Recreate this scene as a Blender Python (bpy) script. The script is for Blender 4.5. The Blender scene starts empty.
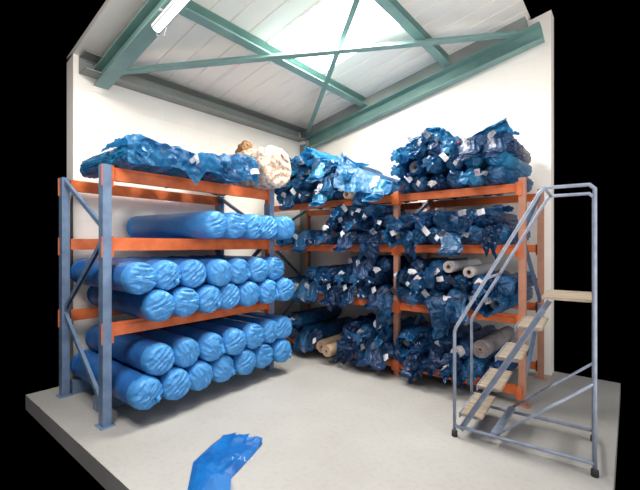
import bpy, bmesh, math, random
from mathutils import Vector, Matrix, noise

S = bpy.context.scene
COL = S.collection
PI = math.pi
rad = math.radians

# ------------------------------------------------------------------ materials
def nodemat(name):
    m = bpy.data.materials.new(name); m.use_nodes = True
    nt = m.node_tree; b = nt.nodes['Principled BSDF']
    return m, nt, b

def noise_mix(nt, b, c1, c2, scale, detail=4, lo=.35, hi=.65, coord='Object', stretch=None):
    tc = nt.nodes.new('ShaderNodeTexCoord'); n = nt.nodes.new('ShaderNodeTexNoise')
    n.inputs['Scale'].default_value = scale; n.inputs['Detail'].default_value = detail
    src = tc.outputs[coord]
    if stretch:
        mp = nt.nodes.new('ShaderNodeMapping'); mp.inputs['Scale'].default_value = stretch
        nt.links.new(src, mp.inputs[0]); src = mp.outputs[0]
    nt.links.new(src, n.inputs['Vector'])
    r = nt.nodes.new('ShaderNodeValToRGB')
    r.color_ramp.elements[0].position = lo; r.color_ramp.elements[1].position = hi
    r.color_ramp.elements[0].color = (*c1, 1); r.color_ramp.elements[1].color = (*c2, 1)
    nt.links.new(n.outputs['Fac'], r.inputs[0]); nt.links.new(r.outputs[0], b.inputs['Base Color'])
    return n, src, r

def bump(nt, b, src, scale, strength, dist=.01, detail=5, tex='noise'):
    n = nt.nodes.new('ShaderNodeTexNoise' if tex == 'noise' else 'ShaderNodeTexVoronoi')
    n.inputs['Scale'].default_value = scale
    if tex == 'noise': n.inputs['Detail'].default_value = detail
    nt.links.new(src, n.inputs['Vector'])
    bp = nt.nodes.new('ShaderNodeBump'); bp.inputs['Strength'].default_value = strength; bp.inputs['Distance'].default_value = dist
    nt.links.new(n.outputs[0], bp.inputs['Height']); nt.links.new(bp.outputs[0], b.inputs['Normal'])

def simple(name, c1, c2=None, rough=.5, scale=6, metal=0, bscale=0, bstr=.2, spec=.5, **k):
    m, nt, b = nodemat(name)
    n, src, r = noise_mix(nt, b, c1, c2 or tuple(x*.85 for x in c1), scale, **k)
    b.inputs['Roughness'].default_value = rough; b.inputs['Metallic'].default_value = metal
    b.inputs['Specular IOR Level'].default_value = spec
    if bscale: bump(nt, b, src, bscale, bstr)
    return m

def film(name, c1, c2, rough=.22, trans=.35, scale=5, spec=.6, bscale=22, bstr=.9):
    m, nt, b = nodemat(name)
    n, src, r = noise_mix(nt, b, c1, c2, scale, detail=5, lo=.3, hi=.7)
    b.inputs['Roughness'].default_value = rough
    b.inputs['Specular IOR Level'].default_value = spec
    bump(nt, b, src, bscale, bstr, .02, 6)
    t = nt.nodes.new('ShaderNodeBsdfTranslucent'); mx = nt.nodes.new('ShaderNodeMixShader')
    nt.links.new(r.outputs[0], t.inputs[0])
    mx.inputs[0].default_value = trans
    out = nt.nodes['Material Output']
    nt.links.new(b.outputs[0], mx.inputs[1]); nt.links.new(t.outputs[0], mx.inputs[2]); nt.links.new(mx.outputs[0], out.inputs['Surface'])
    return m

M = {}
M['steel_green'] = simple('green painted steel', (.20, .34, .315), (.16, .28, .26), rough=.5, scale=3)
M['steel_grey'] = simple('grey green painted steel', (.26, .275, .255), (.21, .225, .21), rough=.55, scale=3)
M['orange'] = simple('orange painted beam steel', (.72, .165, .045), (.58, .115, .03), rough=.42, scale=9)
M['post'] = simple('blue grey upright steel', (.17, .25, .38), (.12, .18, .29), rough=.4, scale=9)
M['post_back'] = simple('dull orange upright steel', (.50, .23, .15), (.40, .19, .13), rough=.45, scale=9)  # galvanised posts, with the orange reflections put into the base colour
M['ladder'] = simple('blue grey painted tube', (.27, .31, .40), (.20, .23, .31), rough=.4, scale=14)
M['rubber'] = simple('black rubber', (.02, .02, .022), rough=.7)
M['wood'] = simple('worn plywood', (.38, .30, .22), (.21, .17, .135), rough=.7, scale=7, stretch=(1, 5, 1), bscale=30)
M['film_navy'] = film('dark blue plastic film', (.005, .030, .105), (.012, .090, .25), rough=.14, spec=.8)
M['film_mid'] = film('blue plastic film', (.008, .055, .17), (.022, .17, .38), rough=.14, spec=.8)
M['film_skylit'] = film('bright blue plastic film', (.015, .14, .36), (.055, .38, .66), trans=.4, rough=.14, spec=.8)  # top shelf film, base colour lightened for the skylight falling on it
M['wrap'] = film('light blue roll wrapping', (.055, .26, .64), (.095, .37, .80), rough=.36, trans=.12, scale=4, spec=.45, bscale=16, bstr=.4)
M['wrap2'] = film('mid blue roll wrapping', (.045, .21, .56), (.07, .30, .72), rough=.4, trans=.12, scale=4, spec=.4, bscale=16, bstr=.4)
M['film_top_lit'] = film('bright top film', (.02, .19, .46), (.08, .47, .76), trans=.4, rough=.14, spec=.8)  # drape film, skylight brightness put into the base colour
M['wrap_shaded'] = film('deep blue roll wrapping', (.02, .11, .36), (.035, .17, .50), rough=.32, trans=.1, scale=4, spec=.5, bscale=16, bstr=.4)  # roll sides on the lower shelves, their shade put into the colour
for q in range(3):
    m = film('gathered roll end film', (.055, .26, .62), (.10, .385, .80), rough=.36, trans=.12, scale=4, spec=.45, bscale=1, bstr=.42)
    nt = m.node_tree; nz = [x for x in nt.nodes if x.type == 'BUMP'][0].inputs['Height'].links[0].from_node
    mp = nt.nodes.new('ShaderNodeMapping'); mp2 = nt.nodes.new('ShaderNodeMapping')
    mp.inputs['Rotation'].default_value = (rad(35+62*q), 0, 0); mp2.inputs['Scale'].default_value = (4, 9, 52)
    nt.links.new(nz.inputs['Vector'].links[0].from_socket, mp.inputs[0]); nt.links.new(mp.outputs[0], mp2.inputs[0]); nt.links.new(mp2.outputs[0], nz.inputs['Vector'])
    M[f'end{q}'] = m
M['bag'] = film('vivid blue bag film', (.002, .085, .34), (.006, .155, .49), rough=.4, trans=.15, scale=4, spec=.35, bscale=14, bstr=.35)
M['paper'] = simple('white paper label', (.86, .85, .86), (.74, .73, .78), rough=.6, scale=20)
M['red'] = simple('red print', (.65, .06, .07), rough=.6)
M['print'] = simple('dark blue print', (.01, .03, .12), rough=.6)
M['white_print'] = simple('white print', (.45, .68, .90), rough=.5)
M['fabric_white'] = simple('white rolled fabric', (.62, .58, .58), (.48, .44, .44), rough=.85, scale=18, bscale=50, bstr=.4)
M['fabric_grey'] = simple('grey rolled fabric', (.27, .235, .235), (.17, .145, .15), rough=.9, scale=16, bscale=50, bstr=.4)
M['card'] = simple('brown cardboard', (.50, .36, .24), (.40, .28, .19), rough=.8, scale=12)
M['core'] = simple('dark tube hollow', (.045, .035, .03), rough=.9)  # near-black colour stands in for the shade deep inside the tube
M['fleece'] = simple('cream tufted fleece', (.66, .54, .44), (.38, .26, .19), rough=.95, scale=16, lo=.42, hi=.58, bscale=30, bstr=.8)
M['brown'] = simple('brown tufted fabric', (.20, .10, .045), (.36, .20, .10), rough=.95, scale=30, bscale=40, bstr=.8)
M['white_metal'] = simple('white enamelled metal', (.82, .83, .83), rough=.35)

# floor: pale sealed concrete with mottling and small scuffs
m, nt, b = nodemat('pale concrete'); M['floor'] = m
n, src, r = noise_mix(nt, b, (.345, .33, .31), (.41, .40, .385), 1.3, detail=8, lo=.3, hi=.7)
n2 = nt.nodes.new('ShaderNodeTexNoise'); n2.inputs['Scale'].default_value = 26; n2.inputs['Detail'].default_value = 6
nt.links.new(src, n2.inputs['Vector'])
r2 = nt.nodes.new('ShaderNodeValToRGB'); r2.color_ramp.elements[0].position = .34; r2.color_ramp.elements[1].position = .5
r2.color_ramp.elements[0].color = (.94, .935, .93, 1); r2.color_ramp.elements[1].color = (1, 1, 1, 1)
nt.links.new(n2.outputs['Fac'], r2.inputs[0])
mx = nt.nodes.new('ShaderNodeMixRGB'); mx.blend_type = 'MULTIPLY'; mx.inputs[0].default_value = 1
nt.links.new(r.outputs[0], mx.inputs[1]); nt.links.new(r2.outputs[0], mx.inputs[2]); nt.links.new(mx.outputs[0], b.inputs['Base Color'])
b.inputs['Roughness'].default_value = .55; b.inputs['Specular IOR Level'].default_value = .3
bump(nt, b, src, 60, .12, .004)

# walls: white painted blockwork (faint joints are in the bump)
def wallmat(name, rot):
    m, nt, b = nodemat(name)
    n, src, r = noise_mix(nt, b, (.92, .855, .79), (.88, .81, .745), 1.3, detail=6)
    mp = nt.nodes.new('ShaderNodeMapping'); mp.inputs['Rotation'].default_value = rot
    nt.links.new(src, mp.inputs[0])
    br = nt.nodes.new('ShaderNodeTexBrick'); br.inputs['Scale'].default_value = 1
    br.inputs['Brick Width'].default_value = .45; br.inputs['Row Height'].default_value = .225; br.inputs['Mortar Size'].default_value = .008
    br.inputs['Color1'].default_value = (1, 1, 1, 1); br.inputs['Color2'].default_value = (1, 1, 1, 1); br.inputs['Mortar'].default_value = (0, 0, 0, 1)
    nt.links.new(mp.outputs[0], br.inputs['Vector'])
    bp = nt.nodes.new('ShaderNodeBump'); bp.inputs['Strength'].default_value = .35; bp.inputs['Distance'].default_value = .01
    nt.links.new(br.outputs['Color'], bp.inputs['Height']); nt.links.new(bp.outputs[0], b.inputs['Normal'])
    b.inputs['Roughness'].default_value = .8
    return m
M['wall_left'] = wallmat('white painted blockwork side', (0, rad(90), rad(90)))
M['wall_back'] = wallmat('white painted blockwork gable', (rad(90), 0, 0))
M['roof'] = simple('white roof liner sheet', (.88, .825, .775), (.84, .785, .735), rough=.6, scale=1.5)

def emit(name, col, s):
    m, nt, b = nodemat(name)
    b.inputs['Base Color'].default_value = (.9, .9, .88, 1)
    b.inputs['Emission Color'].default_value = (*col, 1); b.inputs['Emission Strength'].default_value = s
    return m
M['skylight'] = emit('daylit translucent rooflight', (1, .975, .92), 9)
M['tube'] = emit('lit fluorescent diffuser', (1, .98, .95), 1.1)

# ------------------------------------------------------------------ helpers
def mobj(name, bm, mat, parent=None, smooth=False):
    me = bpy.data.meshes.new(name); bm.normal_update(); bm.to_mesh(me); bm.free()
    if isinstance(mat, (list, tuple)):
        for q in mat: me.materials.append(q)
    else: me.materials.append(mat)
    if smooth:
        for p in me.polygons: p.use_smooth = True
    o = bpy.data.objects.new(name, me); COL.objects.link(o)
    if parent: o.parent = parent
    return o

def thing(name, label, cat, loc=(0, 0, 0), rot=(0, 0, 0), group=None):
    o = bpy.data.objects.new(name, None); COL.objects.link(o)
    o.location = loc; o.rotation_euler = rot; o.empty_display_size = .1
    tag(o, label, cat, group); return o

def tag(o, label, cat, group=None):
    o['label'] = label; o['category'] = cat
    if group: o['group'] = group
    return o

def structure(o):
    o['kind'] = 'structure'; return o

def box(bm, x0, x1, y0, y1, z0, z1, mat=None):
    vs = [bm.verts.new(p) for p in ((x0, y0, z0), (x1, y0, z0), (x1, y1, z0), (x0, y1, z0), (x0, y0, z1), (x1, y0, z1), (x1, y1, z1), (x0, y1, z1))]
    for f in ((3, 2, 1, 0), (4, 5, 6, 7), (0, 1, 5, 4), (1, 2, 6, 5), (2, 3, 7, 6), (3, 0, 4, 7)):
        bm.faces.new([vs[i] for i in f])
    return vs

def sweep(bm, prof, p0, p1, up=(0, 0, 1)):
    """closed profile [(u, v)] swept straight from p0 to p1; u sideways, v towards up"""
    p0 = Vector(p0); p1 = Vector(p1); d = (p1 - p0).normalized()
    s = d.cross(Vector(up)).normalized(); w = s.cross(d).normalized()
    A = [bm.verts.new(p0 + s*u + w*v) for u, v in prof]; B = [bm.verts.new(p1 + s*u + w*v) for u, v in prof]
    n = len(prof)
    for i in range(n): bm.faces.new((A[i], A[(i+1) % n], B[(i+1) % n], B[i]))
    bm.faces.new(A[::-1]); bm.faces.new(B)

def rectp(w, h, oy=0): return [(-w/2, -h/2+oy), (w/2, -h/2+oy), (w/2, h/2+oy), (-w/2, h/2+oy)]
def channel(w, h, t):      # C section: web at -w/2, flanges to +w/2
    return [(-w/2, -h/2), (w/2, -h/2), (w/2, -h/2+t), (-w/2+t, -h/2+t), (-w/2+t, h/2-t), (w/2, h/2-t), (w/2, h/2), (-w/2, h/2)]
def ibeam(w, h, t, tw):
    return [(-w/2, -h/2), (w/2, -h/2), (w/2, -h/2+t), (tw/2, -h/2+t), (tw/2, h/2-t), (w/2, h/2-t), (w/2, h/2), (-w/2, h/2), (-w/2, h/2-t), (-tw/2, h/2-t), (-tw/2, -h/2+t), (-w/2, -h/2+t)]

def tube(bm, pts, r, n=10, cap=True):
    pts = [Vector(p) for p in pts]; rings = []
    for i, p in enumerate(pts):
        a = (pts[i]-pts[i-1]).normalized() if i else None
        c = (pts[i+1]-pts[i]).normalized() if i < len(pts)-1 else None
        d = (a+c).normalized() if a and c else (a or c)
        up = Vector((0, 1, 0)) if abs(d.y) < .9 else Vector((1, 0, 0))
        s = d.cross(up).normalized(); w = s.cross(d)
        rings.append([bm.verts.new(p + (s*math.cos(2*PI*k/n) + w*math.sin(2*PI*k/n))*r) for k in range(n)])
    for A, B in zip(rings, rings[1:]):
        for k in range(n): bm.faces.new((A[k], A[(k+1) % n], B[(k+1) % n], B[k]))
    if cap: bm.faces.new(rings[0][::-1]); bm.faces.new(rings[-1])

def lathe(bm, prof, n=24, axis='y', mats=None):
    """prof [(r, a)] turned about an axis; a runs along the axis"""
    rings = []
    for r, a in prof:
        if r < 1e-6: rings.append([bm.verts.new((0, a, 0) if axis == 'y' else (0, 0, a))])
        else: rings.append([bm.verts.new((r*math.cos(2*PI*k/n), a, r*math.sin(2*PI*k/n)) if axis == 'y' else (r*math.cos(2*PI*k/n), r*math.sin(2*PI*k/n), a)) for k in range(n)])
    for i, (A, B) in enumerate(zip(rings, rings[1:])):
        for k in range(n):
            if len(A) == 1 and len(B) == 1: continue
            if len(A) == 1: f = (A[0], B[(k+1) % n], B[k])
            elif len(B) == 1: f = (A[k], A[(k+1) % n], B[0])
            else: f = (A[k], A[(k+1) % n], B[(k+1) % n], B[k])
            bm.faces.new(f)

def dup(root, **kw):
    r = root.copy(); COL.objects.link(r)
    for ch in list(root.children):
        c = ch.copy(); COL.objects.link(c); c.parent = r
        for g in list(ch.children):
            d = g.copy(); COL.objects.link(d); d.parent = c
    return r

def ridged(p, f):
    return 1 - 2*abs(noise.noise(Vector(p)*f))

ORD = ['first', 'second', 'third', 'fourth', 'fifth', 'sixth', 'seventh', 'eighth', 'ninth', 'tenth']

# ------------------------------------------------------------------ room shell
XL, YB = -4.63, 5.20
YF = 1.45            # near end of the roof and the side wall that the photo shows
XR = -.72
def roof_z(x, off=0): return 3.47 + .19*(x + 4.63) + off    # purlin undersides; sheets lie .14 above

bm = bmesh.new(); box(bm, XL-.2, -.08, 1.08, YB+.2, -.15, 0); structure(mobj('floor', bm, M['floor']))
bm = bmesh.new(); box(bm, XL-.2, XL, YF, YB+.2, 0, 3.62); structure(mobj('wall_left', bm, M['wall_left']))
bm = bmesh.new()
vs = []
for y in (YB, YB+.2):
    vs.append([bm.verts.new(p) for p in ((XL, y, 0), (XR, y, 0), (XR, y, roof_z(XR, .13)), (XL, y, roof_z(XL, .13)))])
bm.faces.new(vs[0]); bm.faces.new(vs[1][::-1])
for k in range(4): bm.faces.new((vs[0][k], vs[1][k], vs[1][(k+1) % 4], vs[0][(k+1) % 4]))
structure(mobj('wall_back', bm, M['wall_back']))

# roof liner: ribbed sheet, ribs running up the slope, with an opening for the rooflight
SKX0, SKX1, SKY0, SKY1 = -3.36, -1.95, 2.98, 3.98
bm = bmesh.new()
def sheet(bm, x0, x1, y0, y1):
    prof = []
    y = y0
    while y < y1 - 1e-4:
        e = min(y+.25, y1)
        prof += [(y, 0), (max(y, e-.022), 0), (max(y, e-.014), .012), (max(y, e-.004), .012)]
        y = e
    prof.append((y1, 0))
    A = [bm.verts.new((x0, p, roof_z(x0, .14+q))) for p, q in prof]; B = [bm.verts.new((x1, p, roof_z(x1, .14+q))) for p, q in prof]
    A2 = [bm.verts.new((x0, p, roof_z(x0, .20))) for p, q in prof]; B2 = [bm.verts.new((x1, p, roof_z(x1, .20))) for p, q in prof]
    for i in range(len(prof)-1):
        bm.faces.new((A[i], A[i+1], B[i+1], B[i])); bm.faces.new((A2[i], B2[i], B2[i+1], A2[i+1]))
    for i in (0, -1): bm.faces.new((A[i], B[i], B2[i], A2[i]))
sheet(bm, XL-.2, -.95, YF, SKY0); sheet(bm, XL-.2, -.95, SKY1, YB+.2)
sheet(bm, XL-.2, SKX0, SKY0, SKY1); sheet(bm, SKX1, -.95, SKY0, SKY1)
bmesh.ops.remove_doubles(bm, verts=bm.verts, dist=1e-5)
structure(mobj('ceiling', bm, M['roof']))
bm = bmesh.new(); sweep(bm, rectp(SKY1-SKY0-.004, .03), (SKX0+.002, (SKY0+SKY1)/2, roof_z(SKX0, .165)), (SKX1-.002, (SKY0+SKY1)/2, roof_z(SKX1, .165)))
structure(mobj('window_1', bm, M['skylight']))

# ------------------------------------------------------------------ roof steel
def steel(name, label, cat, prof, p0, p1, mat, parts=None, up=(0, 0, 1), group=None):
    bm = bmesh.new(); sweep(bm, prof, p0, p1, up)
    o = mobj(name, bm, mat); tag(o, label, cat, group); return o

# gable rafter against the end wall
t = thing('gable_rafter', 'green steel rafter sloping up along the top of the end wall', 'roof beam', (0, 0, 0))
bm = bmesh.new()
sweep(bm, channel(.13, .21, .014), (-4.50, 5.115, roof_z(-4.50, -.125)), (-.80, 5.115, roof_z(-.80, -.125)))
mobj('channel', bm, M['steel_green'], t)
bm = bmesh.new(); sweep(bm, rectp(.12, .15), (-4.62, 5.13, roof_z(-4.62, .062)), (-.96, 5.13, roof_z(-.96, .062)))  # grey strip closing the gap, stands in for the roof sheet's shadow
structure(mobj('shadow_strip_1', bm, M['steel_grey']))
# main rafter at the near end of the bay
t = thing('main_rafter', 'wide green steel rafter crossing the top left corner above the light fitting', 'roof beam')
bm = bmesh.new(); sweep(bm, ibeam(.15, .19, .014, .012), (-4.55, 1.69, roof_z(-4.55, -.10)), (-1.0, 1.69, roof_z(-1.0, -.10)))
mobj('rafter_section', bm, M['steel_green'], t)
for x in (-3.25, -1.93):
    bm = bmesh.new(); box(bm, x-.03, x+.03, 1.767, 1.93, roof_z(x, .045), roof_z(x, .055)); mobj('cleat', bm, M['steel_green'], t)
# eave beam along the side wall
bm = bmesh.new(); sweep(bm, channel(.20, .19, .012), (-4.52, YF+.05, 3.505), (-4.52, 5.02, 3.505))
tag(mobj('eave_beam', bm, M['steel_grey']), 'grey steel beam running along the top of the left wall', 'roof beam')
# corner stanchion
bm = bmesh.new(); sweep(bm, ibeam(.13, .13, .012, .01), (-4.55, 5.115, 0), (-4.55, 5.115, 3.36), up=(0, 1, 0))
tag(mobj('corner_column', bm, M['steel_grey']), 'grey steel column in the corner under the roof beams, behind the rolls', 'column')
# purlins
bm = bmesh.new(); sweep(bm, channel(.10, .125, .008), (-3.25, 1.90, roof_z(-3.25, .07)), (-3.25, 5.19, roof_z(-3.25, .07)), up=(-.19, 0, 1))
tag(mobj('roof_purlin', bm, M['steel_green']), 'green roof purlin on the lower edge of the bright rooflight', 'roof beam', 'purlins under the roof sheets')
bm = bmesh.new(); sweep(bm, channel(.10, .125, .008), (-1.93, 1.90, roof_z(-1.93, .07)), (-1.93, 5.19, roof_z(-1.93, .07)), up=(-.19, 0, 1))
tag(mobj('roof_purlin', bm, M['steel_green']), 'green roof purlin right of the bright rooflight, higher up the slope', 'roof beam', 'purlins under the roof sheets')
# cable tray strip under the lower purlin
t = thing('cable_conduit', 'thin pale conduit strip running along the green purlin below the rooflight', 'conduit')
bm = bmesh.new(); sweep(bm, rectp(.022, .022), (-3.33, 2.75, roof_z(-3.33, .045)), (-3.33, 4.35, roof_z(-3.33, .045)))
mobj('conduit_strip', bm, M['white_metal'], t)
bm = bmesh.new(); box(bm, -3.36, -3.30, 3.10, 3.16, roof_z(-3.33, .01), roof_z(-3.33, .034)); mobj('junction_box', bm, M['white_metal'], t)
# bracing, crossing in the roof plane
def brace(label, a, b, w, off):
    bm = bmesh.new(); sweep(bm, [(-w/2, 0), (w/2, 0), (w/2, .008), (-w/2+.008, .008), (-w/2+.008, w*.8), (-w/2, w*.8)], (a[0], a[1], roof_z(a[0], off)), (b[0], b[1], roof_z(b[0], off)))
    tag(mobj('diagonal_brace', bm, M['steel_green']), label, 'roof brace')
brace('green angle brace crossing the roof from the left eave to the gable rafter', (-4.40, 1.765), (-1.02, 5.04), .10, -.075)
brace('thin green brace rising from the far wall corner across the rooflight', (-4.42, 5.02), (-1.10, 2.30), .065, .0)

# ceiling batten light
t = thing('batten_light', 'white fluorescent batten light fixed beside the top left rafter', 'light fitting')
def FL(x, dz=0): return (x, FY, roof_z(x, FZ+dz))
FY, FZ = 1.685, -.222
bm = bmesh.new(); sweep(bm, rectp(.09, .045), FL(-3.30), FL(-1.95))
bmesh.ops.bevel(bm, geom=list(bm.edges), offset=.008, segments=2, affect='EDGES'); mobj('housing', bm, M['white_metal'], t)
bm = bmesh.new(); sweep(bm, [(.034*math.cos(a), -.0225+.022*math.sin(a)) for a in [PI+PI*k/8 for k in range(9)]] + [(.034, -.02), (-.034, -.02)], FL(-3.285), FL(-1.97))
mobj('diffuser', bm, M['tube'], t)
for x in (-3.1, -2.2):
    bm = bmesh.new(); box(bm, x-.015, x+.015, FY-.07, FY+.01, roof_z(x, FZ+.02), roof_z(x, FZ+.03)); mobj('bracket', bm, M['white_metal'], t)
bm = bmesh.new(); tube(bm, [(-3.30, FY+.01, roof_z(-3.30, FZ)), (-3.34, FY+.03, roof_z(-3.34, FZ-.03)), (-3.31, FY+.085, roof_z(-3.31, FZ-.015)), (-3.28, FY+.09, roof_z(-3.28, FZ+.06))], .007, 6)
mobj('cable', bm, M['white_metal'], t, True)

# ------------------------------------------------------------------ racks
def beam_prof(h=.11): # stepped box beam, seen in section
    return [(-.025, -h/2), (.025, -h/2), (.025, h/2-.03), (.012, h/2-.03), (.012, h/2), (-.025, h/2)]

def upright(bm, x, y, h, w=.09, d=.07, axis='y'):
    # open C post with its mouth to the side: web and two flanges
    if axis == 'y': prof = channel(d, w, .006)
    sweep(bm, channel(w, d, .006), (x, y, 0.006), (x, y, h), up=(0, 1, 0))
    box(bm, x-.07, x+.07, y-.06, y+.06, 0, .006)

# left rack, front beams along x = XF
LXF, LXR = -3.48, -4.50
LY0, LY1 = 1.33, 3.24
lv_left = [.14, .875, 1.615, 2.225]
t = thing('pallet_rack', 'orange beamed pallet rack holding smooth blue rolls along the left wall', 'rack', (-4.0, 2.3, 0))
T = Matrix.Translation((4.0, -2.3, 0))
def addpart(name, bm, mat, parent, smooth=False):
    bm.transform(T); return mobj(name, bm, mat, parent, smooth)
for y in (LY0, LY1):
    for x in (LXF, LXR):
        bm = bmesh.new(); upright(bm, x, y, 2.24); addpart('upright', bm, M['post'], t)
    for z0, z1 in ((.15, .85), (1.60, .90), (1.70, 2.20)):
        bm = bmesh.new(); sweep(bm, channel(.04, .03, .004), (LXF-.03, y, z0), (LXR+.03, y, z1), up=(0, 1, 0)); addpart('frame_brace', bm, M['post'], t)
for x in (-3.86, LXR):
    bm = bmesh.new(); box(bm, x-.05, x+.05, LY0+.06, LY1+.02, .0, .138); addpart('floor_bearer', bm, M['post'], t)
for z in lv_left[1:]:
    for x in (LXF, LXR):
        s = 1 if x == LXF else -1
        bm = bmesh.new(); sweep(bm, [(u*s, v) for u, v in beam_prof(.115)][::s], (x, LY0+.05, z-.0575), (x, LY1-.05, z-.0575))
        o = addpart('beam', bm, M['orange'], t)
        for y in (LY0, LY1):
            e = .05 if y == LY0 else -.05
            bm = bmesh.new(); box(bm, x+s*.036, x+s*.042, y-.045, y+.045, z-.17, z+.01); box(bm, min(x-.02, x+s*.042), max(x-.02, x+s*.042), y+e-.004, y+e+.004, z-.17, z+.01)
            addpart('connector', bm, M['orange'], o)

# back rack: two bays
BYF, BYR = 4.06, 5.02
BX = [-4.42, -2.146, -.80]
lv_back = [.18, .87, 1.55, 2.15]
t = thing('pallet_rack', 'orange beamed pallet rack full of crumpled dark blue bags along the end wall', 'rack', (-2.6, 4.5, 0))
T = Matrix.Translation((2.6, -4.5, 0))
for x in BX:
    for y in (BYF, BYR):
        bm = bmesh.new(); upright(bm, x, y, 2.2, .062, .055); addpart('upright', bm, M['post_back'], t)
    for z0, z1 in ((.15, .85), (1.60, .90), (1.70, 2.15)):
        bm = bmesh.new(); sweep(bm, channel(.03, .04, .004), (x, BYF+.03, z0), (x, BYR-.03, z1)); addpart('frame_brace', bm, M['post'], t)
for z in lv_back:
    for x0, x1 in zip(BX, BX[1:]):
        for y in (BYF, BYR):
            s = 1 if y == BYF else -1
            bm = bmesh.new(); sweep(bm, [(u*s, v) for u, v in beam_prof(.086)][::s], (x0+.05, y, z-.043), (x1-.05, y, z-.043))
            o = addpart('beam', bm, M['orange'], t)
            for x in (x0, x1):
                e = .05 if x == x0 else -.05
                bm = bmesh.new(); box(bm, min(x, x+e), max(x, x+e), y-s*.042, y-s*.036, z-.12, z+.01); box(bm, x+e-.004, x+e+.004, min(y+.02, y-s*.042), max(y+.02, y-s*.042), z-.12, z+.01)
                addpart('connector', bm, M['orange'], o)

# ------------------------------------------------------------------ smooth blue rolls, ends facing +x
def blue_roll(seed, L, r, mat, matend):
    """axis along local -x from the end at x=0; rests on z=0"""
    rng = random.Random(seed); n = 60; off = Vector((seed*7.3, seed*3.1, 0))
    root = bpy.data.objects.new('fabric_roll', None); COL.objects.link(root)
    bm = bmesh.new(); rings = []
    for i in range(15):
        u = -.035 - (L-.035)*(i/14.)**1.3
        ring = []
        for k in range(n):
            a = 2*PI*k/n; d = Vector((u*3, math.cos(a), math.sin(a)))
            rr = r*(.985 + .02*noise.noise(d*1.3+off) + .018*ridged(d+off, 2.2))
            rr = min(rr, r)
            ring.append(bm.verts.new((u, rr*math.cos(a), r+rr*math.sin(a))))
        rings.append(ring)
    for A, B in zip(rings, rings[1:]):
        for k in range(n): bm.faces.new((A[k], B[k], B[(k+1) % n], A[(k+1) % n]))
    bm.faces.new(rings[-1])
    mobj('wrapping', bm, mat, root, True)
    # end cover: film stretched and pleated over the end
    bm = bmesh.new(); rings = []; th = rng.uniform(0, PI)
    ca, sa = math.cos(th), math.sin(th)
    prof = [(1.0, -.06), (1.0, -.036), (.985, -.014), (.95, .006), (.90, .020), (.84, .028), (.77, .034), (.70, .039), (.62, .042), (.54, .045), (.46, .047), (.38, .048), (.3, .049), (.22, .049), (.13, .049)]
    for q, (f, u) in enumerate(prof):
        ring = []
        for k in range(n):
            a = 2*PI*k/n; y, z = f*math.cos(a), f*math.sin(a)
            p = Vector(((y*ca+z*sa)*.7, (-y*sa+z*ca)*3.6, 0)) + off
            w = .017*ridged(p, 1.0) + .012*ridged(p*2.1, 1.0) + .006*noise.noise(Vector((y, z, 0))*2+off)
            pleat = .0012*math.sin(13*a+seed) + .0012*math.sin(21*a+2*seed)
            amp = 1 if q > 3 else .28*q
            rr = r*f*(1 + (.02*noise.noise(Vector((math.cos(a), math.sin(a), seed)))))
            ring.append(bm.verts.new((u + amp*(w+pleat*(f > .4)), rr*math.cos(a), r + max(-r, rr*math.sin(a)))))
        rings.append(ring)
    for A, B in zip(rings, rings[1:]):
        for k in range(n): bm.faces.new((A[k], A[(k+1) % n], B[(k+1) % n], B[k]))
    c = bm.verts.new((.05, 0, r))
    for k in range(n): bm.faces.new((rings[-1][k], rings[-1][(k+1) % n], c))
    e = mobj('end_cover', bm, matend, root, True)
    # knot of gathered film on some ends
    if seed % 3 == 0:
        bm = bmesh.new(); kk = []
        cy, cz = rng.uniform(.3, .7)*r, rng.uniform(-.6, -.1)*r
        for i in range(7):
            ring = []
            f = [.25, .8, 1, .8, .55, .75, .4][i]
            for k in range(14):
                a = 2*PI*k/14
                rr = .035*f*(1+.35*math.sin(5*a+i+seed))
                ring.append(bm.verts.new((.012+.011*i, cy+rr*math.cos(a), r+cz+rr*math.sin(a)*1.1)))
            kk.append(ring)
        for A, B in zip(kk, kk[1:]):
            for k in range(14): bm.faces.new((A[k], A[(k+1) % 14], B[(k+1) % 14], B[k]))
        bm.faces.new(kk[-1])
        mobj('film_knot', bm, matend, e, True)
    return root

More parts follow.
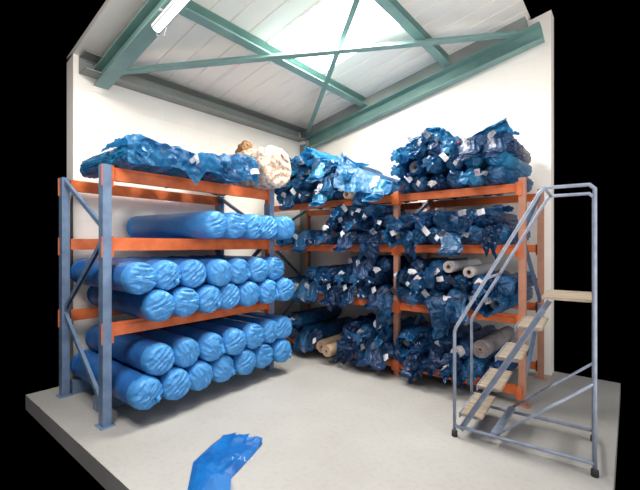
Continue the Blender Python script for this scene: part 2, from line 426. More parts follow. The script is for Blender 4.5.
R0 = .140
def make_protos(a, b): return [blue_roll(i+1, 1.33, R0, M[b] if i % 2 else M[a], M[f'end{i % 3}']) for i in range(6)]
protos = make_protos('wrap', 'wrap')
left_rows = {
 ('second shelf', 'only row', 1.615, 0): [2.253, 2.485, 2.745, 2.99, 3.225],
 ('third shelf', 'lower row', .875, 0): [1.663, 1.927, 2.182, 2.437, 2.70, 2.963, 3.23],
 ('third shelf', 'upper row', .875, 1): [1.515, 1.765, 2.03, 2.31, 2.575, 2.84, 3.11],
 ('bottom shelf', 'lower row', .14, 0): [1.553, 1.82, 2.085, 2.358, 2.645, 2.92, 3.205],
 ('bottom shelf', 'upper row', .14, 1): [1.675, 1.952, 2.222, 2.49, 2.765, 3.04, 3.235],
}
rng = random.Random(5); used = set(); cnt = 0
printed = None
for (shelf, row, z, up), ys in left_rows.items():
    N = len(ys)
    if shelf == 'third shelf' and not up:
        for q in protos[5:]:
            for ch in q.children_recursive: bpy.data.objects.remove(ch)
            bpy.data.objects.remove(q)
        protos = make_protos('wrap_shaded', 'wrap_shaded'); used = set(); cnt = 0
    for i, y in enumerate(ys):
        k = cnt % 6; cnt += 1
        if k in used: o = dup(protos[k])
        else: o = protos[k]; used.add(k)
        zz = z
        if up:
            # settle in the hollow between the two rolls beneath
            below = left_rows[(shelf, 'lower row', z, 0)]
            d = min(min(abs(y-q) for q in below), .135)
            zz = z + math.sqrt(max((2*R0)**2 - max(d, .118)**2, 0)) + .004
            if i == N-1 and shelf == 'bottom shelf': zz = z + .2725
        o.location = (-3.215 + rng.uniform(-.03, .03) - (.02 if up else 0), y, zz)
        o.rotation_euler = (0, 0, rng.uniform(-.02, .02))
        if shelf == 'second shelf' and i == 0: o.rotation_euler.z = rad(7)
        o['category'] = 'fabric roll'; o['group'] = 'smooth blue wrapped rolls on the left rack'
        j = N-1-i
        o['label'] = f'smooth light blue wrapped roll, {ORD[j]} from corner end, {row}, {shelf}, left rack'
        if shelf == 'third shelf' and row == 'lower row' and i == 0: printed = o
# faint dark stamp on one roll end
bm = bmesh.new()
for q, (a, b, c, d) in enumerate(((-.05, .02, .010, .045), (-.034, .035, .03, .008), (-.03, .01, .03, .008), (.0, .02, .008, .04), (.012, .034, .026, .008), (.012, .012, .02, .008), (.042, .018, .008, .042), (.052, .0, .02, .008))):
    box(bm, .046, .054, a-c/2, a+c/2, R0+.03+b-d/2, R0+.03+b+d/2)
mobj('print_mark', bm, M['print'], printed)

# ------------------------------------------------------------------ crumpled bagged rolls
def bag_mesh(seed, r, L, style, ymouth=.20):
    """film sleeve about the y axis; roll front at y=0, mouth of the film towards -y"""
    rng = random.Random(seed); n = 56; off = Vector((seed*5.7, seed*2.3, seed*1.1))
    bm = bmesh.new(); rings = []
    st = [L, L*.75, .56, .48, .41, .35, .30, .25, .205, .165, .13, .10, .07, .04, .015] + [-ymouth*k/13 for k in range(1, 14)]
    droop = rng.uniform(.02, .08); side = rng.uniform(-.06, .06); tw = rng.uniform(-1.2, 1.2)
    ph = [rng.uniform(0, 6.28) for _ in range(4)]; fr = [rng.randint(3, 5), rng.randint(6, 9)]
    for i, y in enumerate(st):
        s = max(0, -y/ymouth); ring = []
        for k in range(n):
            a = 2*PI*k/n + tw*s
            d = Vector((math.cos(a), y*5, math.sin(a)))
            v1 = noise.voronoi(d*1.7+off)[0]; v2 = noise.voronoi(d*3.6+off)[0]
            w = .84 + .10*ridged(d+off, 1.2) + .07*ridged(d*2.3+off, 1.1) + .22*(v1[1]-v1[0]-.25)*(.5+.8*min(1, max(0, s*3))) + .13*(v2[1]-v2[0]-.2)
            w = min(w, 1.14 + .3*s)
            if style == 'gathered':
                g = 1 - .74*math.sin(min(s*1.5, 1)*PI/2) + .5*max(0, s-.6)*1.6
                pl = 1 + (.22*math.sin(fr[0]*a+ph[0]) + .16*math.sin(fr[1]*a+ph[1]))*min(1, s*2)
                rr = r*w*g*pl; x = rr*math.cos(a) + side*s; z = rr*math.sin(a) - droop*s*s
            elif style == 'open':
                pl = 1 + (.16*math.sin(fr[0]*a+ph[0]) + .10*math.sin(fr[1]*a+ph[1]))*s
                rr = r*w*(1+.05*s)*pl; x = rr*math.cos(a)+side*s; z = rr*math.sin(a) - droop*.5*s
                y2 = .0
            elif style == 'tail':
                rr = r*w; fl = 1-.66*min(1, s*1.6)
                x = rr*math.cos(a)*(1+.35*s*math.sin(ph[1]))+side*s + .02*math.sin(9*s+ph[0]); z = rr*math.sin(a)*fl - (.05+.9*droop)*min(1, s*1.3)**1.5*1.2 - (.0 if s < .6 else (s-.6)*.16)
            else:   # folded: mouth tucked over and pushed up against the end
                g = 1 - .9*max(0, s)**.8
                pl = 1 + (.25*math.sin(fr[0]*a+ph[0]) + .2*math.sin(fr[1]*a+ph[1]))*min(1, s*1.5)
                rr = r*w*max(g, .08)*pl; x = rr*math.cos(a)+side*s; z = rr*math.sin(a)+.03*s*math.sin(ph[2])
            yy = y
            if style == 'folded' and s > 0: yy = -.06*math.sin(s*PI*.6) + .02*noise.noise(d*2.5+off)
            elif s > 0: yy = y*(1 + .25*noise.noise(Vector((math.cos(a), math.sin(a), seed))*1.6)) + .012*noise.noise(d*3+off)
            if style == 'tail' and s > .45: yy = min(yy, -.07) *(1-.3*(s-.45)) + 0
            if y > -.03: z = max(z, -r)
            ring.append(bm.verts.new((x, yy, z+r)))
        rings.append(ring)
    for A, B in zip(rings, rings[1:]):
        for k in range(n): bm.faces.new((A[k], A[(k+1) % n], B[(k+1) % n], B[k]))
    if style in ('gathered', 'folded', 'tail'): bm.faces.new(rings[-1])
    bm.faces.new(rings[0][::-1])
    bmesh.ops.triangulate(bm, faces=[f for f in bm.faces if len(f.verts) == 4])
    return bm

def roll_core(bm, r, L, y0=0.0, hole=.34):
    """rolled cloth with a tube hole in its end"""
    lathe(bm, [(0, L), (r, L), (r, y0+.012), (r*.96, y0), (r*.80, y0+.006), (r*.78, y0+.0), (r*hole*1.25, y0+.008), (r*hole, y0+.002), (r*hole, y0+.10), (0, y0+.10)], 22)

def label_bm(seed, w, h, red=False):
    """bent slip of paper lying against the film, facing -y"""
    rng = random.Random(seed); bm = bmesh.new(); g = {}
    for i in range(5):
        for j in range(4):
            u = (i/4-.5)*w; v = (j/3-.5)*h
            g[i, j] = bm.verts.new((u, -.012*math.cos(u/w*2.4+rng.uniform(-.1, .1)) + .006*rng.uniform(-1, 1), v + .05*h*math.sin(3*u/w+seed)))
    for i in range(4):
        for j in range(3): bm.faces.new((g[i, j], g[i+1, j], g[i+1, j+1], g[i, j+1]))
    bmesh.ops.solidify(bm, geom=list(bm.faces), thickness=.0015)
    return bm

def bag_proto(seed, r, L, style, fmat, roll=None, tags=1, ymouth=.2):
    root = bpy.data.objects.new('bagged_roll', None); COL.objects.link(root)
    rng = random.Random(seed*3+1)
    fo = mobj('plastic_wrap', bag_mesh(seed, r, L, style, ymouth), fmat, root)
    rm = roll or M['fabric_white']
    bm = bmesh.new(); rr = r*.66
    roll_core(bm, rr, L*.97, -.02 if style == 'open' else .03); bmesh.ops.translate(bm, verts=bm.verts, vec=(0, 0, r*.92))
    mobj('cloth_roll', bm, rm, root, False)
    for q in range(tags):
        sx = rng.uniform(-.75, .75)*r; sz = r + rng.uniform(-.55, .75)*r
        lab = label_bm(seed+q, rng.uniform(.06, .10), rng.uniform(.045, .07)); ang = rng.uniform(-.9, .9)
        yd = {'gathered': -.055, 'open': -.11, 'tail': -.10, 'folded': -.085}[style] - ymouth*.15
        bm2 = lab; bmesh.ops.rotate(bm2, verts=bm2.verts, cent=(0, 0, 0), matrix=Matrix.Rotation(ang, 3, 'Y') @ Matrix.Rotation(rng.uniform(-.6, .3), 3, 'X') @ Matrix.Rotation(rng.uniform(-.5, .5), 3, 'Z'))
        bmesh.ops.translate(bm2, verts=bm2.verts, vec=(sx, yd, sz))
        lo = mobj('paper_label', bm2, M['paper'], root); lo['label'] = 'white paper label'
        if seed % 4 == 1:
            b3 = bmesh.new(); box(b3, sx-.014, sx+.014, yd-.028, yd-.024, sz-.006, sz+.006); mobj('red_mark', b3, M['red'], lo)
    return root

RB = .098
L_B = 1.02
specs = [('gathered', 0, 1), ('folded', 1, 2), ('open', 0, 0), ('tail', 0, 2), ('gathered', 0, 0), ('folded', 0, 1), ('tail', 0, 1), ('open', 0, 1), ('gathered', 0, 2), ('folded', 0, 0)]
sets = {}
for fk in ('film_navy', 'film_mid', 'film_skylit'):
    off = {'film_navy': 0, 'film_mid': 20, 'film_skylit': 40}[fk]
    sets[fk] = [[bag_proto(off+i+1, RB*random.Random(off+i).uniform(1.0, 1.12), L_B, st, M[fk], None, tg), False, st, min(tg, 1)] for i, (st, _, tg) in enumerate(specs)]

look = {('gathered', 0): 'dark blue film roll with twisted mouth', ('gathered', 1): 'tagged dark blue film roll with twisted mouth',
        ('folded', 0): 'dark blue film roll, end folded', ('folded', 1): 'tagged dark blue film roll, end folded',
        ('open', 0): 'open blue film roll, white end showing', ('open', 1): 'tagged open blue film roll',
        ('tail', 0): 'blue film roll, tail hanging', ('tail', 1): 'tagged blue film roll, tail hanging'}
colname = {'film_navy': 'dark blue', 'film_mid': 'mid blue', 'film_skylit': 'bright blue'}
short = {('gathered', 0): 'twisted {} film roll', ('gathered', 1): 'tagged twisted {} film roll', ('folded', 0): 'folded {} film roll', ('folded', 1): 'tagged folded {} film roll',
         ('open', 0): 'open ended {} film roll', ('open', 1): 'tagged open {} film roll', ('tail', 0): '{} film roll with tail', ('tail', 1): 'tagged drooping {} film roll'}

def put_bag(fk, k, loc, rot, label_tail, group, scale=1.0):
    e = sets[fk][k]
    if e[1]: o = dup(e[0])
    else: o = e[0]; e[1] = True
    o.location = loc; o.rotation_euler = rot; o.scale = (scale, 1, scale)
    o['label'] = short[(e[2], e[3])].format(colname[fk]) + ', ' + label_tail
    o['category'] = 'wrapped roll'; o['group'] = group
    return o

# (shelf words, shelf z, bay words, [row: (x start, spacing, count, z lift)], film choices)
sh = ['bottom shelf', 'third shelf', 'second shelf', 'top shelf']
piles = [
 # top shelf, right bay: tall heap
 (3, 'right', [(-2.05, .205, 6, 0), (-2.06, .205, 6, .172), (-2.04, .208, 6, .335), (-1.84, .20, 2, .45)], ['film_skylit', 'film_mid', 'film_navy', 'film_mid']),
 (3, 'left', [(-3.98, .205, 9, 0), (-3.93, .205, 7, .17), (-3.85, .205, 5, .335), (-3.75, .21, 3, .49)], ['film_mid', 'film_skylit', 'film_mid']),
 (2, 'right', [(-2.05, .205, 6, 0), (-1.98, .21, 5, .168)], ['film_mid', 'film_navy', 'film_mid']),
 (2, 'left', [(-3.98, .21, 9, 0), (-3.06, .205, 5, .165), (-2.92, .21, 3, .32)], ['film_navy', 'film_navy', 'film_mid']),
 (1, 'right', [(-2.05, .205, 6, 0), (-2.0, .21, 6, .168), (-1.86, .21, 2, .32)], ['film_mid', 'film_navy', 'film_mid']),
 (1, 'left', [(-3.98, .205, 9, 0), (-3.45, .205, 6, .168), (-2.72, .21, 3, .325)], ['film_navy', 'film_mid', 'film_navy']),
 (0, 'right', [(-2.05, .205, 6, 0), (-1.98, .21, 4, .168)], ['film_navy', 'film_mid', 'film_navy']),
 (0, 'left', [(-3.98, .205, 4, 0), (-2.86, .205, 4, 0), (-3.90, .21, 2, .168), (-2.72, .205, 3, .168)], ['film_navy', 'film_navy', 'film_mid']),
]
rng = random.Random(11)
rownames = ['bottom row', 'second row', 'third row', 'top row']
for s, bay, rows, fks in piles:
    done = {}
    for (x0, dx, n, lift) in rows:
        ri = min(3, int(round(lift/.165)))
        for i in range(n):
            idx = done.get(ri, 0); done[ri] = idx+1
            fk = rng.choice(fks)
            k = rng.choices(range(10), weights=[3, 3, 1.2, 3 if lift == 0 else 1.2, 2, 3, 3 if lift == 0 else 1.2, 1.2, 3, 2])[0]
            x = x0 + i*dx + rng.uniform(-.012, .012)
            y = 3.99 - .03*ri*0 + rng.uniform(-.05, .05)
            tailtxt = f'{ORD[idx]} from left, {rownames[ri]}, {sh[s]}, back {bay} bay'
            put_bag(fk, k, (x, y, lv_back[s] + lift + rng.uniform(0, .006)), (0, 0, rng.uniform(-.07, .07)), tailtxt, f'crumpled film rolls on the {sh[s]} of the back rack')

def drop_unused():
    for lst in sets.values():
        for e in lst:
            if not e[1]:
                r = e[0]
                for ch in r.children_recursive: bpy.data.objects.remove(ch)
                bpy.data.objects.remove(r)
# ---- particular rolls that stand out in the back rack
def bare_roll(label, loc, r, L, mat, rot=(0, 0, 0), name='bare_roll', hole=.34, wrap=False):
    t = thing(name, label, 'fabric roll' if name == 'bare_roll' else 'tube', loc, rot)
    bm = bmesh.new(); lathe(bm, [(0, L), (r, L), (r, .012), (r*.96, 0), (r*.80, .006), (r*.78, 0), (r*hole*1.3, .008)], 26); mobj('rolled_cloth', bm, mat, t)
    bm = bmesh.new(); lathe(bm, [(r*hole*1.3, .008), (r*hole*1.25, -.004), (r*hole, -.004), (r*hole, .12)], 20); o = mobj('core_tube', bm, M['card'], t)
    bm = bmesh.new(); lathe(bm, [(r*hole, .12), (0, .12)], 20); mobj('core_shade', bm, M['core'], o)
    return t
bare_roll('white roll with open core, upper of the two bare ends on the third shelf', (-1.50, 3.99, 1.315), .062, .95, M['fabric_white'])
bare_roll('white roll with open core, lower right of two bare ends on the third shelf', (-1.28, 3.97, 1.27), .060, .95, M['fabric_white'], (0, 0, .06))
bare_roll('small white roll end with dark core beside the ladder on the bottom shelf', (-1.365, 3.83, .45), .055, 1.0, M['fabric_white'])
bare_roll('bulky grey brown roll seen through the ladder on the bottom shelf', (-1.17, 3.98, .49), .088, .95, M['fabric_grey'], (0, 0, -.05), hole=.2)
bare_roll('white cored roll left of the middle post on the bottom shelf heap', (-2.31, 3.88, .61), .055, .95, M['fabric_white'], (0, 0, .05))
bare_roll('beige bare roll lowest left of the bottom shelf heap', (-3.20, 3.92, .185), .085, 1.0, M['card'], (0, 0, .03), hole=.28)
bare_roll('beige flat ended roll drooping in front of the bottom shelf heap', (-3.0, 3.78, .19), .075, 1.05, M['card'], (0, 0, -.03), hole=.25)
bare_roll('cardboard tube poking out of the blue film on the top shelf', (-2.70, 3.80, 2.175), .055, 1.1, M['card'], (0, 0, -.12), name='cardboard_tube', hole=.6)

# ---- long sheet of loose film sloping down the top shelf heap
def film_sheet(name, label, P, mat, nu=26, nv=16, amp=.03, seed=1, thick=.003, cat='plastic sheet', freq=5):
    """P(u, v) gives the middle surface; crumples are added along its normal"""
    bm = bmesh.new(); g = {}; off = Vector((seed*3.7, seed*9.1, seed))
    for i in range(nu+1):
        for j in range(nv+1):
            u, v = i/nu, j/nv; p = Vector(P(u, v))
            du = Vector(P(min(u+.02, 1), v)) - Vector(P(max(u-.02, 0), v)); dv = Vector(P(u, min(v+.02, 1))) - Vector(P(u, max(v-.02, 0)))
            nn = du.cross(dv)
            nn = nn.normalized() if nn.length > 1e-9 else Vector((0, 0, 1))
            h = amp*(.6*ridged(p+off, freq) + .4*ridged(p+off, freq*2.3))
            g[i, j] = bm.verts.new(p + nn*h)
    for i in range(nu):
        for j in range(nv): bm.faces.new((g[i, j], g[i+1, j], g[i+1, j+1], g[i, j+1]))
    bmesh.ops.solidify(bm, geom=list(bm.faces), thickness=thick)
    bmesh.ops.triangulate(bm, faces=[f for f in bm.faces if len(f.verts) == 4])
    o = mobj(name, bm, mat); tag(o, label, cat); return o

def slope_P(u, v):
    x = -2.86 + .78*u; w = .5 - .22*u
    top = 2.76 - .50*u**.85 - .05*math.sin(u*PI)
    return (x, 3.92 - .20*v + .05*math.sin(3*u), top - w*v*(.9 - .5*u) - .015*math.sin(9*u))
film_sheet('plastic_sheet', 'blue film drape sloping down to the right across the top shelf, left bay', slope_P, M['film_skylit'], 30, 16, .028, 4)

def heap_P(u, v):
    x = -2.10 + 1.18*u
    top = 2.70 + .17*max(0, 1-abs(u-.32)*4.5) + .10*max(0, (u-.72)/.28) + .03*math.sin(17*u)
    y = 4.55 - .66*min(1, v*1.5) - .03*math.sin(13*u)
    return (x, y, top - max(0, (v-.62)/.38)**1.2*(.20+.07*math.sin(11*u)) + .03*math.sin(v*6+u*9))
film_sheet('plastic_sheet', 'crumpled bright blue film over the tall heap on the right top shelf', heap_P, M['film_skylit'], 70, 30, .055, 21, freq=7)
def heap2_P(u, v):
    x = -3.95 + 1.15*u
    top = 2.74 + .05*math.sin(5*u) + .02*math.sin(19*u)
    y = 4.5 - .60*min(1, v*1.5) - .03*math.sin(13*u)
    return (x, y, top - max(0, (v-.62)/.38)**1.2*(.17+.07*math.sin(11*u)) + .03*math.sin(v*6+u*9))
film_sheet('plastic_sheet', 'crumpled bright blue film over the top shelf rolls in the corner', heap2_P, M['film_skylit'], 60, 26, .05, 22, freq=7)
def low_heap(label, x0, x1, ztop, drop, seed, mat):
    def P(u, v):
        x = x0 + (x1-x0)*u
        y = 4.45 - .58*min(1, v*1.5) - .03*math.sin(15*u+seed) - .02*math.sin(31*u)
        return (x, y, ztop + .03*math.sin(9*u+seed) - max(0, (v-.58)/.42)**1.1*(drop + .06*math.sin(13*u+seed) + .03*math.sin(29*u)) + .025*math.sin(v*6+u*9))
    film_sheet('plastic_sheet', label, P, mat, 56, 28, .05, seed, freq=8)
low_heap('crumpled dark blue film over the rolls on the second shelf, right bay', -2.06, -.95, 1.55+.37, .15, 31, M['film_mid'])
low_heap('crumpled dark blue film over the rolls on the third shelf, right of the post', -2.06, -1.62, .87+.40, .18, 32, M['film_mid'])
low_heap('crumpled dark blue film on the third shelf behind the ladder rail', -1.30, -.95, .87+.34, .14, 33, M['film_mid'])
low_heap('crumpled dark blue film over the bottom shelf rolls right of the post', -2.04, -1.45, .18+.38, .16, 34, M['film_navy'])
low_heap('crumpled dark blue film over the second shelf rolls left of the post', -3.0, -2.25, 1.55+.40, .18, 35, M['film_navy'])
low_heap('crumpled dark blue film over the third shelf rolls left of the post', -3.2, -2.25, .87+.40, .18, 36, M['film_navy'])
low_heap('crumpled dark blue film over the bottom shelf rolls left of the post', -2.85, -2.25, .18+.40, .16, 37, M['film_navy'])
def curtain(label, x, w, z1, z0, y, mat, seed, lean=0):
    rr = random.Random(seed); jag = [rr.uniform(0, .5) for _ in range(7)]; jag[rr.randint(1, 5)] = 0
    def P(u, v):
        q = u*5.999; i = int(q); f = q-i
        e = 1 - (jag[i]*(1-f) + jag[i+1]*f)
        ww = w*(1 - .35*v); zz = z1 + (z0-z1)*v*e
        return (x + lean*v + (u-.5)*ww + .02*math.sin(6*v+seed), y - .07*math.sin(min(v*2.2, 1)*PI/2) + .025*math.sin(11*u+seed)*(.3+v), zz + .03*math.sin(5*u+seed)*v)
    film_sheet('plastic_sheet', label, P, mat, 20, 18, .038, seed, freq=11)
curtain('blue film flap hanging over the third shelf beam left of the middle post', -2.40, .30, 1.70, 1.28, 3.86, M['film_navy'], 11)
curtain('blue film flap hanging down beside the middle post to the bottom shelf', -2.20, .16, .98, .42, 3.90, M['film_mid'], 12)
curtain('dark blue flap with white tip over the second shelf beam right bay', -1.83, .16, 1.72, 1.40, 3.84, M['film_mid'], 13)
curtain('blue film flap over the second shelf beam at the right edge', -1.02, .18, 1.75, 1.38, 3.84, M['film_navy'], 14)
curtain('wide blue flap spilling over the third shelf beam behind the ladder rail', -1.50, .36, 1.02, .60, 3.82, M['film_mid'], 15)
curtain('blue flap sagging over the third shelf beam in the left bay', -2.92, .22, 1.02, .70, 3.86, M['film_navy'], 16)
curtain('blue film flap over the bottom shelf beam in front of the right bay', -1.72, .34, .36, .06, 3.84, M['film_navy'], 17)
curtain('dark blue flap over the bottom shelf beam left of the middle post', -2.72, .30, .36, .05, 3.84, M['film_navy'], 18)
curtain('blue film flap over the bottom shelf beam close to the ladder', -1.35, .26, .36, .08, 3.86, M['film_mid'], 19)

# ------------------------------------------------------------------ top shelf of the left rack: bagged rolls lying across
ztop = lv_left[3]
desc = ['nearest the camera', 'second from the camera', 'third from the camera', 'fourth from the camera', 'beside the cream roll']
ys = [1.50, 1.77, 2.04, 2.31, 2.58]
for i, y in enumerate(ys):
    fk = ['film_skylit', 'film_skylit', 'film_skylit', 'film_mid', 'film_skylit', 'film_mid'][i]
    k = [8, 5, 1, 0, 8, 5][i]
    o = put_bag(fk, k, (-3.30 + [0, .03, .02, .03, .0, .02][i], y, ztop + .002), (0, 0, rad(90) + rng.uniform(-.04, .04)), 'x', 'crumpled film rolls on top of the left rack', 1.0)
    e = sets[fk][k]
    o['label'] = short[(e[2], e[3])].format(colname[fk]) + f' on left rack top shelf, {desc[i]}'
drop_unused()
def drape_P(u, v):
    y = 1.36 + 1.40*u
    top = 2.405 + .012*math.sin(2.2*u*PI+.6) + .10*u + .045*max(0, 1-abs(u-.08)*8)
    x = -3.70 + .58*min(1, v*1.7) + .03*math.sin(9*u) + .02*math.sin(23*u)
    hang = .16 + .03*math.sin(7*u+1) + .025*math.sin(19*u) + .12*max(0, 1-abs(u-.48)*16)
    z = top - max(0, (v-.5)/.5)**1.1*(hang + .09*u) + .03*math.sin(v*PI*1.3)
    return (x, y, z)
film_sheet('plastic_sheet', 'long crumpled bright blue film draped over the rolls on the left rack', drape_P, M['film_top_lit'], 110, 34, .05, 7, freq=6)
# labels lying on that film
for i, (x, y, z, sx, sz) in enumerate(((-3.19, 2.56, 2.44, .13, .07), (-3.15, 2.66, 2.33, .12, .06))):
    bm = label_bm(70+i, sx, sz); bm.transform(Matrix.Translation((x+.06, y, z)) @ Matrix.Rotation(rad(90), 4, 'Z') @ Matrix.Rotation(-.35, 4, 'X') @ Matrix.Rotation(.25*(1-2*i), 4, 'Y'))
    tag(mobj('paper_label', bm, M['paper']), ['larger white paper label on the film beside the cream roll', 'lower white paper label on the film beside the cream roll'][i], 'label')

# cream tufted roll at the end of the shelf
def tufted(name, label, r, L, mat, loc, rot, seed, amp):
    bm = bmesh.new(); n = 46; rings = []
    prof = [(r, L)] + [(r, L*(1-i/22.)) for i in range(1, 22)] + [(r*.99, .02), (r*.9, .0), (r*.7, -.012), (r*.5, -.008), (r*.3, -.014), (r*.12, 0)]
    for q, (f, y) in enumerate(prof):
        ring = []
        for k in range(n):
            a = 2*PI*k/n; d = Vector((math.cos(a)*f*14, y*14, math.sin(a)*f*14))
            h = amp*(noise.noise(d*1.1+Vector((seed, 0, 0)))+.6*noise.noise(d*2.3)) if q > 0 else 0
            rr = f+h*(f > r*.2)
            ring.append(bm.verts.new((rr*math.cos(a), y + h*.6*(q > 20), max(-r, rr*math.sin(a))+r)))
        rings.append(ring)
    for A, B in zip(rings, rings[1:]):
        for k in range(n): bm.faces.new((A[k], A[(k+1) % n], B[(k+1) % n], B[k]))
    bm.faces.new(rings[0][::-1]); bm.faces.new(rings[-1])
    t = thing(name, label, 'fabric roll', loc, rot)
    mobj('rolled_cloth', bm, mat, t)
    return t
tufted('tufted_roll', 'fat cream tufted fleece roll on the far end of the left top shelf', .245, 1.2, M['fleece'], (-3.20, 3.12, ztop+.003), (0, 0, rad(90)), 3, .04)
tufted('tufted_roll', 'brown tufted roll just showing above the blue film by the wall', .075, .4, M['brown'], (-3.74, 3.10, ztop+.50), (0, 0, rad(62)), 9, .03)

# ------------------------------------------------------------------ torn blue bag on the floor
def bag_P(u, v):
    # u across, v from the cut top edge down to the near end
    a = Vector((-2.555, 1.855)); b = Vector((-2.20, 1.985))
    c1 = Vector((-2.40, 1.50)); c2 = Vector((-2.03, 1.53))
    d1 = Vector((-1.98, 1.17)); d2 = Vector((-1.72, 1.30))
    if v < .55: s = v/.55; l = a.lerp(c1, s); r_ = b.lerp(c2, s)
    else: s = (v-.55)/.45; l = c1.lerp(d1, s); r_ = c2.lerp(d2, s)
    p = l.lerp(r_, u)
    rag = (1-min(1, v*5))
    p = p + Vector((.25, .97))*rag*.07*(abs((u*3.3) % 1 - .5)*2-.6)
    h = .004 + .008*math.sin(PI*u) + .022*max(0, 1-v*5)*u + .006*math.sin(2.5*u+4*v)
    return (p.x, p.y, max(h, .01))
bm = bmesh.new(); g = {}; nu, nv = 26, 40; top_pts = []
for lay in (0, 1):
    for i in range(nu+1):
        for j in range(nv+1):
            u, v = i/nu, j/nv; p = Vector(bag_P(u, v))
            if lay == 0:
                h = p.z + .006*abs(math.sin(7*u+2.5*v)) + .011*ridged(p, 5.5) + .006*ridged(p, 13)
                edge = min(1, 6*min(u, 1-u))
                z = .006 + max(h, .004)*edge + (.016 if v < .08 else 0)*u
            else: z = .003
            g[lay, i, j] = bm.verts.new((p.x, p.y, z)); top_pts.append((p.x, p.y, z)) if lay == 0 else None
for lay in (0, 1):
    for i in range(nu):
        for j in range(nv):
            q = (g[lay, i, j], g[lay, i, j+1], g[lay, i+1, j+1], g[lay, i+1, j])
            bm.faces.new(q if lay == 0 else q[::-1])
for j in range(nv):
    bm.faces.new((g[0, 0, j], g[1, 0, j], g[1, 0, j+1], g[0, 0, j+1])); bm.faces.new((g[0, nu, j], g[0, nu, j+1], g[1, nu, j+1], g[1, nu, j]))
for i in range(nu): bm.faces.new((g[0, i, nv], g[0, i+1, nv], g[1, i+1, nv], g[1, i, nv]))
bmesh.ops.triangulate(bm, faces=bm.faces[:])
bmesh.ops.recalc_face_normals(bm, faces=bm.faces[:])
t = thing('plastic_bag', 'torn crumpled vivid blue plastic bag lying alone on the concrete floor', 'plastic bag', (-2.2, 1.6, 0))
bm.transform(Matrix.Translation((2.2, -1.6, 0))); mobj('bag_film', bm, M['bag'], t)
def flap_P(u, v):
    a = Vector((-2.11, 1.45, .045)); b = Vector((-1.99, 1.52, .03)); c = Vector((-1.98, 1.27, .05)); d = Vector((-1.80, 1.36, .035))
    p = a.lerp(b, u).lerp(c.lerp(d, u), v); return (p.x, p.y, p.z + .02*math.sin(PI*u))
bm = bmesh.new(); g = {}
for i in range(11):
    for j in range(11):
        p = Vector(flap_P(i/10, j/10)); p.z += .008*ridged(p, 14); g[i, j] = bm.verts.new(p - Vector((-2.2, 1.6, 0)))
for i in range(10):
    for j in range(10): bm.faces.new((g[i, j], g[i, j+1], g[i+1, j+1], g[i+1, j]))
bmesh.ops.solidify(bm, geom=list(bm.faces), thickness=.003)
o = mobj('folded_flap', bm, M['wrap'], t); o['label'] = 'paler folded flap'
# worn white lettering strokes printed on the film
bm = bmesh.new()
base = Vector((-2.16, 1.66)); du = Vector((.58, .81)).normalized(); dv = Vector((-du.y, du.x))
for k, segs in enumerate((((0, 0, 0, 1), (0, 1, .6, .5)), ((0, 0, .5, 1), (.5, 1, .5, 0)), ((0, 0, 0, 1), (0, 0, .6, 0)), ((.1, 0, .5, 1), (0, .5, .6, .5)))):
    for (x0, y0, x1, y1) in segs:
        pts = []
        for q in range(5):
            s = q/4
            p = base + du*(k*.042 + (x0+(x1-x0)*s)*.03) + dv*((y0+(y1-y0)*s)*.04)
            pts.append(p)
        for p0, p1 in zip(pts, pts[1:]):
            d = (p1-p0).normalized(); nn = Vector((-d.y, d.x))*.0018
            vs = []
            for c in (p0-nn, p1-nn, p1+nn, p0+nn): vs.append(bm.verts.new((c.x+2.2, c.y-1.6, max(z for x, y, z in sorted(top_pts, key=lambda q: (q[0]-c.x)**2+(q[1]-c.y)**2)[:4])+.004)))
            bm.faces.new(vs)
lt = mobj('white_lettering', bm, M['white_print'], t)
# ------------------------------------------------------------------ rolling step ladder
t = thing('step_ladder', 'blue grey tubular warehouse step ladder with wooden treads at right', 'ladder', (-1.098, 3.057, 0), (0, 0, rad(4)))
W = .55; slope = 1.78; TOP = .60; END = .92
rtube = .0135
def handrail(y):
    bm = bmesh.new()
    tube(bm, [(0, y, .035), (0, y, .845), (.012, y, .885), (TOP, y, .87+slope*(TOP-.005)), (TOP+.03, y, .89+slope*TOP), (END-.03, y, .89+slope*TOP), (END, y, .86+slope*TOP), (END, y, .035)], rtube, 10)
    return bm
for y in (0, W):
    mobj('handrail', handrail(y), M['ladder'], t, True)
    bm = bmesh.new(); tube(bm, [(0, y, .085), (END, y, .085)], rtube, 10); mobj('base_rail', bm, M['ladder'], t, True)
    bm = bmesh.new(); sweep(bm, channel(.022, .042, .004), (.045, y, .06), (TOP+.02, y, .06+slope*(TOP-.025)), up=(0, 0, 1)); mobj('stringer', bm, M['ladder'], t)
    bm = bmesh.new(); tube(bm, [(.30, y, .09), (END, y, .62)], .010, 8); mobj('side_brace', bm, M['ladder'], t, True)
    bm = bmesh.new(); tube(bm, [(.24, y, .87+slope*.235), (.30, y, .87+slope*.235)], .008, 8); 
    bm.free()
    for x in (0, END):
        bm = bmesh.new(); lathe(bm, [(0, 0), (.022, 0), (.024, .01), (.022, .045), (.0136, .05)], 14, 'z'); bmesh.ops.translate(bm, verts=bm.verts, vec=(x, y, 0)); mobj('foot', bm, M['rubber'], t, True)
for x, z in ((END, .085), (END, .62), (.245, .87+slope*.238), (TOP+.03, .89+slope*TOP)):
    bm = bmesh.new(); tube(bm, [(x, 0, z), (x, W, z)], .011 if x != END else rtube, 8); mobj('cross_bar', bm, M['ladder'], t, True)
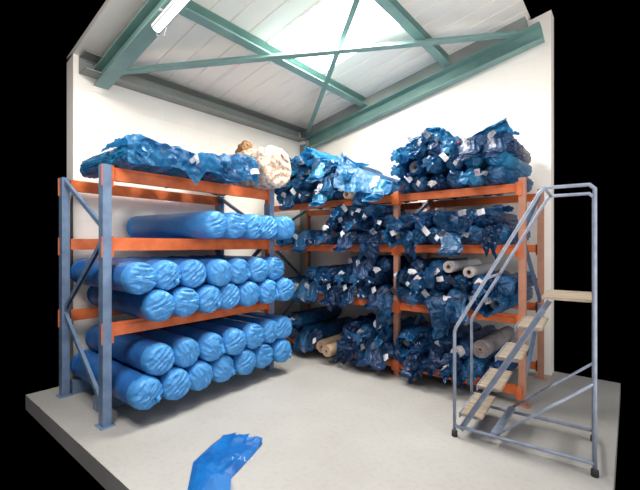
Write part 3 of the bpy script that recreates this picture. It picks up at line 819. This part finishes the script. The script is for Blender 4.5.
for k, (x, z) in enumerate(((.125, .19), (.26, .44), (.395, .69), (.53, .94))):
    bm = bmesh.new(); box(bm, x-.085, x+.085, .013, W-.013, z-.012, z+.006); bmesh.ops.bevel(bm, geom=list(bm.edges), offset=.004, segments=2, affect='EDGES')
    o = mobj('tread', bm, M['wood'], t); o['label'] = 'worn wooden tread'
    bm = bmesh.new(); box(bm, x-.095, x-.086, .013, W-.013, z-.035, z+.006); box(bm, x-.095, x+.06, .013, W-.013, z-.018, z-.013); mobj('tread_frame', bm, M['ladder'], o)
bm = bmesh.new(); box(bm, TOP+.01, END-.014, .014, W-.014, 1.16, 1.18); mobj('platform', bm, M['wood'], t)
bm = bmesh.new(); sweep(bm, rectp(.05, .03), (.30, .0, .10), (.34, W, .12)); o = mobj('stay_bar', bm, M['ladder'], t)

# ------------------------------------------------------------------ lights
def area(name, loc, target, sx, sy, power, col):
    l = bpy.data.lights.new(name, 'AREA'); l.shape = 'RECTANGLE'; l.size = sx; l.size_y = sy; l.energy = power; l.color = col
    o = bpy.data.objects.new(name, l); COL.objects.link(o); o.location = loc
    d = Vector(target) - Vector(loc); o.rotation_euler = d.to_track_quat('-Z', 'Y').to_euler(); return o
# daylight of the rooflight in view, and of the row of rooflights over the part of the hall behind the camera
area('rooflight_daylight', (-2.65, 3.48, roof_z(-2.65, .09)), (-2.65, 3.48, 0), 1.3, .95, 170, (1, .95, .86))
area('rooflight_daylight', (-2.5, .3, 3.9), (-2.5, .3, 0), 1.6, 1.2, 120, (1, .97, .92))
area('rooflight_daylight', (.3, 2.0, 4.6), (.3, 2.0, 0), 2.2, 2.2, 60, (1, .97, .93))
# open loading doors behind and to the right of the camera, and an added upward lamp for bounce off the unbuilt floor
area('door_daylight', (1.6, -3.0, 1.9), (-1.8, 3.0, 1.4), 5.0, 3.2, 40, (.84, .92, 1))
area('door_daylight', (4.4, 2.3, 2.8), (-3.2, 2.3, 1.7), 3.6, 1.8, 130, (.93, .97, 1))
area('floor_bounce_fill', (2.9, .2, .02), (2.9, .2, 4), 5.4, 6.0, 350, (1, .95, .89))

w = bpy.data.worlds.new('unlit'); w.use_nodes = True
w.node_tree.nodes['Background'].inputs[0].default_value = (0, 0, 0, 1); w.node_tree.nodes['Background'].inputs[1].default_value = 0
S.world = w

# ------------------------------------------------------------------ camera
cam = bpy.data.cameras.new('camera'); co = bpy.data.objects.new('camera', cam); COL.objects.link(co)
cam.sensor_width = 36; cam.sensor_fit = 'HORIZONTAL'; cam.lens = 377/640*36; cam.clip_start = .05
co.location = (0, 0, 1.55); co.rotation_euler = (rad(90), 0, rad(39.4))
S.camera = co
S.view_settings.view_transform = 'Standard'; S.view_settings.look = 'None'; S.view_settings.gamma = 1; S.view_settings.exposure = .35
S.view_settings.use_curve_mapping = False
